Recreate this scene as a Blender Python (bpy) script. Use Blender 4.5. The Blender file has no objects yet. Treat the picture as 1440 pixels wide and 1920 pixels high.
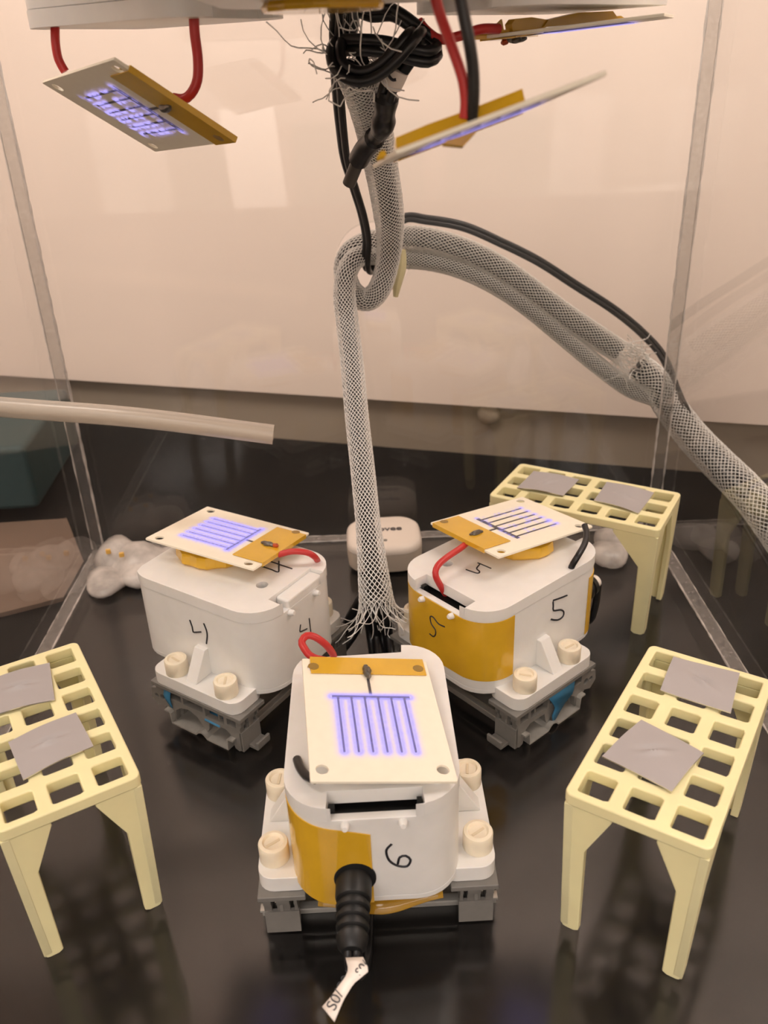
import bpy, bmesh, math, random
import numpy as np
from mathutils import Vector, Matrix
PI = math.pi
S = 0.00635            # metres per working unit
FPX, PITCH, ROLL, HCAM = 1627.1, 0.4821, -0.0412, 36.25
R = math.radians
# ------------------------------------------------------------------ camera
sc = bpy.context.scene
cam_d = bpy.data.cameras.new('camera'); cam = bpy.data.objects.new('camera', cam_d)
sc.collection.objects.link(cam); sc.camera = cam
fw = Vector((0, math.cos(PITCH), -math.sin(PITCH))); rt = Vector((1, 0, 0)); upv = rt.cross(fw)
c_, s_ = math.cos(ROLL), math.sin(ROLL)
rt, upv = c_*rt + s_*upv, -s_*rt + c_*upv
M3 = Matrix((rt, upv, -fw)).transposed()
cam.matrix_world = Matrix.Translation((0, 0, HCAM*S)) @ M3.to_4x4()
cam_d.sensor_fit = 'HORIZONTAL'; cam_d.sensor_width = 36; cam_d.lens = 36*FPX/1440
cam_d.clip_start = 0.005; cam_d.clip_end = 30
cam_d.dof.use_dof = True; cam_d.dof.focus_distance = 46*S; cam_d.dof.aperture_fstop = 26
# ------------------------------------------------------------------ world, lights, exposure
w = bpy.data.worlds.new('world'); sc.world = w; w.use_nodes = True
w.node_tree.nodes['Background'].inputs[0].default_value = (1.0, 0.93, 0.88, 1)
w.node_tree.nodes['Background'].inputs[1].default_value = 0.8
def area(name, loc, target, size, power, col, sy=None):
    l = bpy.data.lights.new(name, 'AREA'); l.energy = power; l.size = size; l.color = col
    if sy: l.shape = 'RECTANGLE'; l.size_y = sy
    o = bpy.data.objects.new(name, l); sc.collection.objects.link(o)
    o.location = loc; o.rotation_euler = (Vector(target)-Vector(loc)).to_track_quat('-Z', 'Y').to_euler()
    return o
area('hood_lamp', (0.0, 0.22, 0.76), (0.0, 0.50, 0.15), 1.2, 11.5, (1, 0.90, 0.82), 0.22)
area('room_lamp', (-0.4, -0.9, 1.5), (0, 0.4, 0.05), 1.0, 15, (1, 0.92, 0.86), 0.8)
area('room_ceiling_lamp', (0.1, -1.55, 0.85), (0.1, -2.1, -0.5), 1.6, 90, (1, 0.91, 0.86), 0.5)  # added lamp, brightens the sheets that the panes mirror
sc.view_settings.view_transform = 'Standard'; sc.view_settings.look = 'None'
sc.view_settings.exposure = 0.06; sc.view_settings.gamma = 1.0; sc.view_settings.use_curve_mapping = False
sc.cycles.max_bounces = 10; sc.cycles.transparent_max_bounces = 32
sc.cycles.caustics_reflective = False; sc.cycles.caustics_refractive = False
sc.cycles.use_denoising = True
# ------------------------------------------------------------------ pixel -> point helpers
_R = np.array([list(rt), list(upv), list(fw)])
def ray(x, y): return _R.T @ np.array([(x-720)/FPX, -(y-960)/FPX, 1.0])
def at(x, y, Y):
    d = ray(x, y); p = d*(Y/d[1]); return Vector((p[0], p[1], p[2]+HCAM))
def atz(x, y, z):
    d = ray(x, y); p = d*((z-HCAM)/d[2]); return Vector((p[0], p[1], z))
# ------------------------------------------------------------------ materials
def lin(c): return tuple(((v/255)/12.92 if v/255 <= 0.04045 else ((v/255+0.055)/1.055)**2.4) for v in c)
def mat(name, rgb, rough=0.5, metal=0.0, noise=0.0, nscale=300, bump=0.0, bscale=800, coat=0, sss=0, spec=0.5, srgb=True, trans=0):
    m = bpy.data.materials.new(name); m.use_nodes = True; nt = m.node_tree; b = nt.nodes['Principled BSDF']
    c = lin(rgb) if srgb else rgb
    b.inputs['Base Color'].default_value = (*c, 1); b.inputs['Roughness'].default_value = rough
    b.inputs['Metallic'].default_value = metal; b.inputs['Specular IOR Level'].default_value = spec
    b.inputs['Coat Weight'].default_value = coat
    if sss:
        b.inputs['Subsurface Weight'].default_value = sss; b.inputs['Subsurface Radius'].default_value = (1, .8, .6)
        b.inputs['Subsurface Scale'].default_value = 0.0015
    if trans: b.inputs['Transmission Weight'].default_value = trans
    tc = nt.nodes.new('ShaderNodeTexCoord')
    if noise:
        n = nt.nodes.new('ShaderNodeTexNoise'); n.inputs['Scale'].default_value = nscale; n.inputs['Detail'].default_value = 6
        r = nt.nodes.new('ShaderNodeValToRGB')
        r.color_ramp.elements[0].position = .3; r.color_ramp.elements[1].position = .7
        r.color_ramp.elements[0].color = (*[v*(1-noise) for v in c], 1)
        r.color_ramp.elements[1].color = (*[min(1, v*(1+noise)) for v in c], 1)
        nt.links.new(tc.outputs['Object'], n.inputs['Vector']); nt.links.new(n.outputs[0], r.inputs[0])
        nt.links.new(r.outputs[0], b.inputs['Base Color'])
    if bump:
        n = nt.nodes.new('ShaderNodeTexNoise'); n.inputs['Scale'].default_value = bscale; n.inputs['Detail'].default_value = 4
        bp = nt.nodes.new('ShaderNodeBump'); bp.inputs['Strength'].default_value = bump; bp.inputs['Distance'].default_value = 0.0004
        nt.links.new(tc.outputs['Object'], n.inputs['Vector']); nt.links.new(n.outputs[0], bp.inputs['Height'])
        nt.links.new(bp.outputs[0], b.inputs['Normal'])
    return m
M = dict(
 white=mat('white_resin', (236, 234, 230), .38, noise=.03, nscale=120, bump=.08, sss=.25),
 cream=mat('cream_nylon', (243, 231, 208), .45, noise=.04, sss=.4),
 rack=mat('yellow_plastic', (247, 238, 186), .38, noise=.03, nscale=90, bump=.05, sss=.15),
 board=mat('cream_ceramic', (254, 246, 226), .45, noise=.015),
 tape=mat('amber_tape', (222, 174, 44), .16, noise=.08, nscale=60, bump=.12, bscale=160, coat=.3),
 grey=mat('grey_plastic', (124, 121, 116), .45, noise=.05),
 trace=mat('dark_trace', (88, 84, 86), .4, metal=.3, noise=.15, nscale=1200),
 red=mat('red_rubber', (196, 50, 48), .38, noise=.03),
 black=mat('black_rubber', (24, 23, 24), .35, noise=.1),
 dark=mat('dark_plastic', (16, 16, 16), .45),
 braid=mat('white_monofilament', (252, 250, 246), .35),
 solder=mat('solder', (110, 105, 98), .3, metal=.8, bump=.4, bscale=1500),
 steel=mat('rail_steel', (190, 187, 180), .35, metal=.5, noise=.08),
 swatch=mat('grey_coating', (174, 169, 169), .5, noise=.035, nscale=60),
 alu=mat('bare_metal_edge', (205, 202, 200), .3, metal=.8),
 blue=mat('blue_masking_tape', (62, 128, 168), .6, noise=.1, bump=.3),
 ink=mat('black_ink', (28, 28, 34), .5),
 sensor=mat('warm_white_plastic', (232, 220, 208), .4),
 sensor2=mat('beige_plastic', (205, 192, 176), .45),  # shade on the sides of the white case, put into the colour
 paper=mat('white_paper', (238, 228, 218), .6),
 tube=mat('milky_silicone', (232, 218, 200), .3, noise=.06, nscale=200, sss=.5),
 glue=mat('yellowed_glue', (222, 214, 170), .4, bump=.5),
 redlum=mat('orange_solder_mask', (190, 80, 40), .4),
 teal=mat('teal_plastic', (30, 62, 66), .55, noise=.06),
 board2=mat('brown_board', (118, 98, 84), .6, noise=.05, nscale=20),
 bench=mat('black_epoxy_bench', (14, 12, 11), .6, noise=.18, nscale=14, spec=.12),
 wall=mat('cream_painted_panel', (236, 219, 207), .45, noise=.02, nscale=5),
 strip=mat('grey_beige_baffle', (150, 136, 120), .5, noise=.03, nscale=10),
 cabinet=mat('dull_room_wall', (140, 130, 120), .6), tealcab=mat('sage_panel', (96, 108, 100), .5),
)
def see_through(name, tint, alpha_diff, rough=.02, diffcol=(.8, .8, .8), fres=True, noise=0):
    """clear sheet: transparent + surface reflection (+ a little frost)"""
    m = bpy.data.materials.new(name); m.use_nodes = True; nt = m.node_tree; nt.nodes.clear()
    N = nt.nodes.new; L = nt.links.new
    out = N('ShaderNodeOutputMaterial'); tr = N('ShaderNodeBsdfTransparent'); tr.inputs[0].default_value = (*tint, 1)
    gl = N('ShaderNodeBsdfGlossy'); gl.inputs['Roughness'].default_value = rough
    df = N('ShaderNodeBsdfDiffuse'); df.inputs[0].default_value = (*diffcol, 1)
    mx = N('ShaderNodeMixShader'); mx.inputs[0].default_value = alpha_diff
    L(tr.outputs[0], mx.inputs[1]); L(df.outputs[0], mx.inputs[2])
    if noise:
        tc = N('ShaderNodeTexCoord'); n = N('ShaderNodeTexNoise'); n.inputs['Scale'].default_value = noise; n.inputs['Detail'].default_value = 6
        mr = N('ShaderNodeMapRange'); mr.inputs['From Min'].default_value = .3; mr.inputs['From Max'].default_value = .7
        mr.inputs['To Min'].default_value = alpha_diff*.4; mr.inputs['To Max'].default_value = min(1, alpha_diff*1.7)
        L(tc.outputs['Object'], n.inputs['Vector']); L(n.outputs[0], mr.inputs['Value']); L(mr.outputs[0], mx.inputs[0])
    fr = N('ShaderNodeFresnel'); geo = N('ShaderNodeNewGeometry')
    io = N('ShaderNodeMapRange'); io.inputs['To Min'].default_value = 1.49; io.inputs['To Max'].default_value = 1/1.49
    L(geo.outputs['Backfacing'], io.inputs['Value']); L(io.outputs[0], fr.inputs['IOR'])
    m2 = N('ShaderNodeMixShader'); L(fr.outputs[0], m2.inputs[0]); L(mx.outputs[0], m2.inputs[1]); L(gl.outputs[0], m2.inputs[2])
    L(m2.outputs[0], out.inputs[0]); return m
M['slot'] = mat('screw_slot', (226, 210, 180), .5)
M['tapedark'] = mat('amber_tape_over_hole', (150, 118, 44), .3)
M['acrylic'] = see_through('clear_acrylic', (.97, .97, .96), .012)
M['base'] = see_through('clear_acrylic_base', (.9, .9, .9), .007, rough=.13, diffcol=(.75, .68, .62), noise=12)
M['edge'] = see_through('frosted_acrylic_edge', (.86, .86, .86), .2, rough=.2, diffcol=(.78, .72, .68), noise=500)
M['joint'] = see_through('bonded_joint', (.88, .88, .88), .07, rough=.15, diffcol=(.78, .72, .68), noise=500)
M['silicone'] = see_through('milky_sealant', (.9, .9, .9), .55, rough=.3, diffcol=(.86, .80, .75), noise=60)
M['amberfilm'] = see_through('amber_film', (.75, .5, .05), .45, rough=.1, diffcol=(.72, .42, .04))
def glow_mat():
    m = bpy.data.materials.new('violet_plasma'); m.use_nodes = True; nt = m.node_tree; nt.nodes.clear()
    N = nt.nodes.new; L = nt.links.new
    out = N('ShaderNodeOutputMaterial'); tr = N('ShaderNodeBsdfTransparent'); em = N('ShaderNodeEmission')
    em.inputs[0].default_value = (.46, .39, 1, 1); em.inputs[1].default_value = 1.3
    at_ = N('ShaderNodeAttribute'); at_.attribute_name = 'glow'
    mx = N('ShaderNodeMixShader'); L(at_.outputs['Fac'], mx.inputs[0]); L(tr.outputs[0], mx.inputs[1]); L(em.outputs[0], mx.inputs[2])
    L(mx.outputs[0], out.inputs[0]); return m
M['glow'] = glow_mat()
# ------------------------------------------------------------------ mesh helpers (all lengths in working units)
def tag(o, label=None, cat=None, group=None, kind=None):
    if label: o['label'] = label
    if cat: o['category'] = cat
    if group: o['group'] = group
    if kind: o['kind'] = kind
    return o
def empty(name, loc=(0, 0, 0), rz=0, label=None, cat=None, group=None, mtx=None):
    o = bpy.data.objects.new(name, None); sc.collection.objects.link(o); o.empty_display_size = .01
    if mtx is not None: o.matrix_world = mtx
    else: o.location = Vector(loc)*S; o.rotation_euler = (0, 0, rz)
    return tag(o, label, cat, group)
class B:
    """collects shapes, links them as one mesh object"""
    def __init__(s): s.v = []; s.f = []
    def add(s, v, f):
        n = len(s.v); s.v += [tuple(p) for p in v]; s.f += [tuple(i+n for i in q) for q in f]; return s
    def box(s, c, d, rz=0, mtx=None):
        v = []
        for z in (-.5, .5):
            for x, y in ((-.5, -.5), (.5, -.5), (.5, .5), (-.5, .5)):
                p = Vector((x*d[0], y*d[1], z*d[2]))
                if rz: p = Matrix.Rotation(rz, 3, 'Z') @ p
                if mtx: p = mtx @ p
                v.append(p+Vector(c))
        return s.add(v, [(3, 2, 1, 0), (4, 5, 6, 7), (0, 1, 5, 4), (1, 2, 6, 5), (2, 3, 7, 6), (3, 0, 4, 7)])
    def tube(s, pts, r, n=10, cap=True, sx=1.0):
        P = [Vector(p) for p in pts]; m = len(P)
        T = [(P[min(i+1, m-1)]-P[max(i-1, 0)]).normalized() for i in range(m)]
        u = T[0].orthogonal().normalized(); v = []; f = []
        for i in range(m):
            u = (u-T[i]*u.dot(T[i])).normalized(); w_ = T[i].cross(u)
            rr_ = r(i/(m-1)) if callable(r) else r
            for k in range(n):
                a = 2*PI*k/n; v.append(P[i]+(u*math.cos(a)*sx+w_*math.sin(a))*rr_)
        for i in range(m-1):
            for k in range(n):
                k2 = (k+1) % n; f.append((i*n+k, i*n+k2, (i+1)*n+k2, (i+1)*n+k))
        if cap: f.append(tuple(reversed(range(n)))); f.append(tuple((m-1)*n+k for k in range(n)))
        return s.add(v, f)
    def lathe(s, prof, o=(0, 0, 0), ax=(0, 0, 1), n=28):
        """prof: (r, h) list closed at ends with caps"""
        a = Vector(ax).normalized(); u = a.orthogonal().normalized(); w_ = a.cross(u); o = Vector(o); v = []; f = []
        for r, h in prof:
            for k in range(n):
                t = 2*PI*k/n; v.append(o+a*h+(u*math.cos(t)+w_*math.sin(t))*r)
        for i in range(len(prof)-1):
            for k in range(n):
                k2 = (k+1) % n; f.append((i*n+k, i*n+k2, (i+1)*n+k2, (i+1)*n+k))
        f.append(tuple(reversed(range(n)))); f.append(tuple((len(prof)-1)*n+k for k in range(n)))
        return s.add(v, f)
    def plate(s, outer, holes, z0, z1, axis='z', fn=None):
        """extruded outline with holes; axis 'x': outline is (y,z) extruded z0..z1 along x; 'y': outline (x,z)"""
        bm = bmesh.new()
        for loop in [outer]+list(holes):
            vs = [bm.verts.new((p[0], p[1], z0)) for p in loop]
            for i in range(len(vs)): bm.edges.new((vs[i], vs[(i+1) % len(vs)]))
        bmesh.ops.triangle_fill(bm, edges=bm.edges[:], use_beauty=True)
        ext = bmesh.ops.extrude_face_region(bm, geom=bm.faces[:])
        for g in ext['geom']:
            if isinstance(g, bmesh.types.BMVert): g.co.z += z1-z0
        bmesh.ops.recalc_face_normals(bm, faces=bm.faces[:])
        bm.verts.index_update()
        v = [x.co.copy() for x in bm.verts]; f = [tuple(q.index for q in fc.verts) for fc in bm.faces]; bm.free()
        if axis == 'x': v = [Vector((p.z, p.x, p.y)) for p in v]
        if axis == 'y': v = [Vector((p.x, -p.z, p.y)) for p in v]
        if fn: v = [fn(p) for p in v]
        return s.add(v, f)
    def build(s, name, m, parent=None, bevel=0, seg=2, smooth=True, label=None, kind=None, recalc=False, angle=40):
        me = bpy.data.meshes.new(name)
        me.from_pydata([(p[0]*S, p[1]*S, p[2]*S) for p in s.v], [], s.f); me.update()
        if recalc:
            bm = bmesh.new(); bm.from_mesh(me); bmesh.ops.recalc_face_normals(bm, faces=bm.faces[:]); bm.to_mesh(me); bm.free()
        me.materials.append(M[m] if isinstance(m, str) else m)
        o = bpy.data.objects.new(name, me); sc.collection.objects.link(o)
        if parent: o.parent = parent
        if smooth:
            me.polygons.foreach_set('use_smooth', [True]*len(me.polygons)); me.set_sharp_from_angle(angle=R(angle))
        if bevel:
            b = o.modifiers.new('bevel', 'BEVEL'); b.width = bevel*S; b.segments = seg; b.limit_method = 'ANGLE'; b.angle_limit = R(50)
            b.harden_normals = True
        if label: o['label'] = label
        if kind: o['kind'] = kind
        return o
def rr(a, b, r, n=8, cx=0, cy=0):
    out = []
    for sx, sy, t0 in ((1, 1, 0), (-1, 1, 90), (-1, -1, 180), (1, -1, 270)):
        for k in range(n+1):
            t = R(t0+90*k/n); out.append((cx+(a/2-r)*sx+r*math.cos(t), cy+(b/2-r)*sy+r*math.sin(t)))
    return out
def circ(cx, cy, r, n=20): return [(cx+r*math.cos(2*PI*k/n), cy+r*math.sin(2*PI*k/n)) for k in range(n)]
def rect(x0, x1, y0, y1): return [(x0, y0), (x1, y0), (x1, y1), (x0, y1)]
def spline(P, step=.3):
    P = [Vector(p) for p in P]; Q = [2*P[0]-P[1]]+P+[2*P[-1]-P[-2]]; out = []
    for i in range(1, len(Q)-2):
        n = max(2, int((Q[i+1]-Q[i]).length/step))
        for k in range(n):
            t = k/n; a, b, c, d = Q[i-1], Q[i], Q[i+1], Q[i+2]
            out.append(.5*((2*b)+(-a+c)*t+(2*a-5*b+4*c-d)*t*t+(-a+3*b-3*c+d)*t**3))
    out.append(P[-1]); return out
def pxs(L, step=.3): return spline([at(*p) for p in L], step)
# ------------------------------------------------------------------ the setting
WA, WB = Vector((-45.88, 99.41, 0)), Vector((36.66, 74.23, 0)); WD = (WB-WA).normalized(); WN = Vector((-WD.y, WD.x, 0)); WANG = math.atan2(WD.y, WD.x)
def onwall(t, d, z): return WA+WD*t+WN*d+Vector((0, 0, z))
B().box((0, -5, -2.0), (260, 260, 2.0)).build('floor', 'bench', kind='structure', label='matt black laboratory bench top under the clear box')
mw = Matrix.Rotation(WANG, 3, 'Z')
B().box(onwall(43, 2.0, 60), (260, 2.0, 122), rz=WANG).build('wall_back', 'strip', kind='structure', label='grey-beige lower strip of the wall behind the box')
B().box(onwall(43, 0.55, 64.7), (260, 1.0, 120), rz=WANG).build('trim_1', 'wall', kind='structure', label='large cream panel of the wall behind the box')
B().box((-122, 0, 60), (2, 240, 124)).build('wall_left', 'wall', kind='structure')
B().box((122, -20, 60), (2, 200, 124)).build('wall_right', 'wall', kind='structure')
B().box((0, 30, 124), (260, 190, 2)).build('ceiling', 'wall', kind='structure')
# room behind the camera, seen only in the reflections of the clear sheets
B().box((0, -330, -20), (700, 4, 420)).build('wall_front', 'cabinet', kind='structure')
rm = random.Random(4)
cb = empty('wall_cabinet', (0, -322, -60), 0, 'pale cabinet with sage doors behind the camera, seen mirrored in the acrylic', 'cabinet')
B().box((0, 0, 0), (220, 8, 150)).build('body', 'cabinet', cb)
for x in (-78, -5, 68):
    dd = B().box((x, 5, 0), (62, 2, 140)).build('door', 'tealcab', cb)
    B().tube([(x+22, 7, -8), (x+22, 10, -8), (x+22, 10, 8), (x+22, 7, 8)], 1.2).build('handle', 'steel', dd)
def mir(x, y, Yo):
    """where a thing seen mirrored in the rear pane at this pixel stands (plane Y=64.3)"""
    q = at(x, y, 2*64.3-Yo); return Vector((q.x, Yo, q.z))
for i, (x, y, w_, h_) in enumerate([(95, 545, 58, 64), (1260, 440, 100, 50), (1430, 780, 44, 40), (480, 330, 26, 60), (830, 390, 18, 16), (250, 330, 34, 56)]):  # sheets added to put pale patches into the clear panes
    q = mir(x, y, -325+9*(i == 3)+14*(i == 5))
    tag(B().box(q, (w_, .4, h_), mtx=Matrix.Rotation(R(rm.uniform(-5, 5)), 3, 'Y')).build('paper_sheet', 'paper'),
        ['large white sheet on the room wall, mirrored at the left of the rear pane', 'wide pale sheet on the room wall, mirrored at the right of the rear pane', 'low white sheet mirrored at the right edge above the bench', 'narrow white sheet mirrored right of the upper left board', 'small white card mirrored above the grey cables', 'white notice mirrored below the upper left board'][i], 'paper')
B().box((0, -190, -192), (700, 280, 4)).build('floor', 'bench', kind='structure', label='dark floor of the room in front of the bench')
# ------------------------------------------------------------------ the acrylic box
XL, XR, YB, HT, TH = -23.9, 22.2, 64.3, 47.0, 0.95
hole_c = at(700, 490, YB)
bx = empty('acrylic_box', (-1, 40, 0), 0, 'large clear acrylic box with glued edges around the three white housings', 'display box')
def bpart(b, *a, **k):
    b.v = [(p[0]+1, p[1]-40, p[2]) for p in b.v]; return b.build(*a, **k)
bpart(B().plate(rect(XL-TH, XR+TH, -TH, HT), [circ(hole_c.x, hole_c.z, 2.7, 32)], -YB-TH, -YB, axis='y'), 'back_pane', 'acrylic', bx, smooth=False, recalc=True)
bpart(B().box((XL-TH/2, 38, HT/2), (TH, 52.6, HT)), 'side_pane', 'acrylic', bx, smooth=False)
bpart(B().box((XR+TH/2, 38, HT/2), (TH, 52.6, HT)), 'side_pane', 'acrylic', bx, smooth=False)
bpart(B().box(((XL+XR)/2, 38.3, -TH/2), (XR-XL+2*TH, 54, TH)), 'base_pane', 'base', bx, smooth=False)
# bonded joints: frosty strips where the sheets meet
for X in (XL-TH/2, XR+TH/2): bpart(B().box((X, 38, .03), (TH, 52.6, .06)), 'bonded_edge', 'edge', bx, smooth=False)
bpart(B().box(((XL+XR)/2, YB+TH/2, .03), (XR-XL, TH, .06)), 'bonded_edge', 'edge', bx, smooth=False)
for X in (XL-TH/2, XR+TH/2):
    bpart(B().box((X, YB-.02, HT/2), (TH, .05, HT)), 'bonded_edge', 'joint', bx, smooth=False)
rg = random.Random(8)
def bead(P, r, j=.5, seed=0):
    g = random.Random(seed); Q = spline(P, .5); rad = [r*(1+g.uniform(-j, j)) for _ in Q]; m = len(Q)-1
    return B().tube(Q, lambda t: rad[int(t*m)], 6)
for i, (P, r) in enumerate([([(XL+.02, YB-.05, .2), (XL+.02, YB-.05, HT-1)], .09), ([(XR-.02, YB-.05, .2), (XR-.02, YB-.05, HT-1)], .07),
    ([(XL-TH, YB, .2), (XL-TH, YB, HT-1)], .06), ([(XR+TH, YB, .2), (XR+TH, YB, HT-1)], .07),
    ([(XL+.03, 13, .03), (XL+.03, YB-.5, .03)], .06), ([(XL-TH, 13, .03), (XL-TH, YB-.5, .03)], .05),
    ([(XR-.03, 13, .03), (XR-.03, YB-.5, .03)], .06), ([(XR+TH, 13, .03), (XR+TH, YB-.5, .03)], .05),
    ([(XL, YB-.04, .03), (XR, YB-.04, .03)], .07), ([(XL, YB+TH, .03), (XR, YB+TH, .03)], .05)]):
    bpart(bead(P, r, .5, i), 'glue_bead', 'silicone', bx)
# lumps of sealant in the two rear corners
def blob(pts, seed, sub=3):
    bm = bmesh.new()
    for (c, r) in pts:
        k = bmesh.ops.create_icosphere(bm, subdivisions=sub, radius=1)
        for v in k['verts']: v.co = Vector((v.co.x*r[0], v.co.y*r[1], v.co.z*r[2]))+Vector(c)
    b = B(); bm.verts.index_update(); g = random.Random(seed)
    from mathutils import noise as mn
    v = [x.co+Vector(mn.noise_vector(x.co*0.55+Vector((seed, 0, 0))))*.35 for x in bm.verts]
    b.add(v, [tuple(q.index for q in f.verts) for f in bm.faces]); bm.free(); return b
o = empty('sealant_lump', (XL+3, YB-3, 0), 0, 'big white sealant lump in the rear left corner with two amber chips', 'glue')
b = blob([((-1.2, .9, .7), (1.8, 2.2, 1.5)), ((.6, .2, .6), (2.6, 2.2, 1.3)), ((-1.2, -1.8, .3), (1.7, 3.0, .8)), ((1.0, -1.2, .4), (2.0, 2.4, .9)), ((2.2, .6, .4), (1.8, 1.6, .9))], 3)
b.v = [(p[0], p[1], max(p[2], .02)) for p in b.v]; b.build('lump', 'silicone', o)
for x, y in ((203, 1034), (228, 1040)):
    P = atz(x, y, 2.0)-Vector((XL+3, YB-3, 0)); B().box(P, (.38, .25, .38), rz=.2).build('amber_chip', mat('amber_chip', (240, 190, 90), .4), o, bevel=.05)
o = empty('sealant_lump', (XR-3.5, YB-3, 0), 0, 'milky sealant lump at the rear right corner behind the far yellow rack', 'glue')
b = blob([((.5, .2, .6), (2.0, 1.4, 1.2)), ((-.9, -1.6, .4), (1.6, 1.8, .9))], 7)
b.v = [(p[0], p[1], max(p[2], .02)) for p in b.v]; b.build('lump', 'silicone', o)
g = empty('hole_sealant', hole_c, 0, 'streak of yellowed glue hanging from the cable hole in the rear pane', 'glue')
P = [at(754, 468, YB-.2)-hole_c, at(752, 500, YB-.25)-hole_c, at(745, 530, YB-.3)-hole_c, at(742, 556, YB-.2)-hole_c]
B().tube(spline(P, .25), lambda t: .14+.26*math.sin(PI*min(1, t*.8+.15)), 8).build('glue_streak', 'glue', g)
# things outside on the left
tq = [atz(0, 978, 0), atz(105, 962, 0)]
tag(B().box((-45.6, 80, 3.2), (26, 16, 6.4), rz=R(3)).build('storage_box', 'teal', bevel=.6, smooth=True), 'dark teal box on the bench outside the left pane', 'box')
tag(B().plate([(-60, 52.5), (-29.77, 56.3), (-25.6, 58.2), (-25.6, 63.7), (-29.5, 71.8), (-60, 70.0)], [], -.98, -.6).build('cutting_board', 'board2'),
    'flat brown-grey board on the bench outside the left pane', 'board')  # flat sheet in one brown-grey tone
# round cap low on the wall
P = at(918, 775, 80)
n = 0
for t in np.linspace(0, 130, 2601):
    q = onwall(t, .9, 0)
    d = ray(918, 775)
    if abs(d[0]/d[1]-q.x/q.y) < 1e-3: break
cz = HCAM+ray(918, 775)[2]*(q.y/ray(918, 775)[1])
tag(B().lathe([(1.15, 0), (1.15, .35), (.95, .55), (.3, .62)], (q.x, q.y, cz), -WN).build('round_cap', 'strip'), 'small round pale cap on the grey strip of the rear wall', 'cap')
# ------------------------------------------------------------------ racks
RL, RW, RH = 12.0, 6.12, 8.53
def make_rack(name, origin, yaw, label):
    """local: x = long side, y = short side"""
    o = empty(name, (origin[0], origin[1], 0), yaw, label, 'rack', 'yellow test tube racks')
    mg, h = .42, 1.36; px = (RL-2*mg-h)/5; mh = .45; hh = 1.32; py = (RW-2*mh-hh)/2
    holes = []
    for i in range(6):
        for j in range(3):
            holes.append(rr(h, hh, .12, 2, mg+h/2+i*px, mh+hh/2+j*py))
    B().plate(rr(RL, RW, .38, 5, RL/2, RW/2), holes, RH-.62, RH).build('grid_top', 'rack', o, bevel=.09, seg=2)
    for ix in (0, 1):
        for iy in (0, 1):
            # leg = two bracketed flanges forming an L, tapering down
            def fn(p, ix=ix, iy=iy, along='x'):
                t = (RH-p.z)/RH; ins = .23*t
                x = p.x+ins; y = p.y+ins
                return Vector((RL-x if ix else x, RW-y if iy else y, p.z))
            def prof(gw, wb): # (s, z) outline; s = distance from the corner
                return [(.03, .3), (.12, .08), (.3, 0), (wb-.2, 0), (wb, .15), (wb+.12, RH-3.1), (gw, RH-.8), (gw, RH-.6), (.03, RH-.6)]
            b = B()
            b.plate(prof(3.0, .95), [], -.42, -.03, axis='y', fn=fn)                                       # face along x at y=0
            b.plate([(max(q[0], .07), q[1]+(.03 if q[1] < .01 else 0)) for q in prof(2.1, .9)], [], .05, .4, axis='x', fn=fn)
            b.build('leg', 'rack', o, bevel=.05, recalc=True)
    return o
# R and L racks: long axis points away from the camera; fitted corner = near left
def near_rack(name, x, y, t, label):
    # long axis A=(-sin t,cos t), short axis B=(cos t, sin t) -> right-handed frame with local x = A needs local y = -B
    A = Vector((-math.sin(t), math.cos(t), 0)); Bv = Vector((math.cos(t), math.sin(t), 0))
    o_ = Vector((x, y, 0))+Bv*RW
    return make_rack(name, o_, math.atan2(A.y, A.x), label), (x, y, t)
rackR, pR = near_rack('tube_rack', 7.074, 26.822, -.582, 'yellow plastic tube rack at the front right, beside the housing marked 6')
rackL, pL = near_rack('tube_rack', -16.532, 25.792, .516, 'yellow plastic tube rack cut off by the left edge of the picture')
rackB = make_rack('tube_rack', (7.432, 54.896), -.537, 'far yellow plastic tube rack standing behind the housing marked 5')
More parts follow.
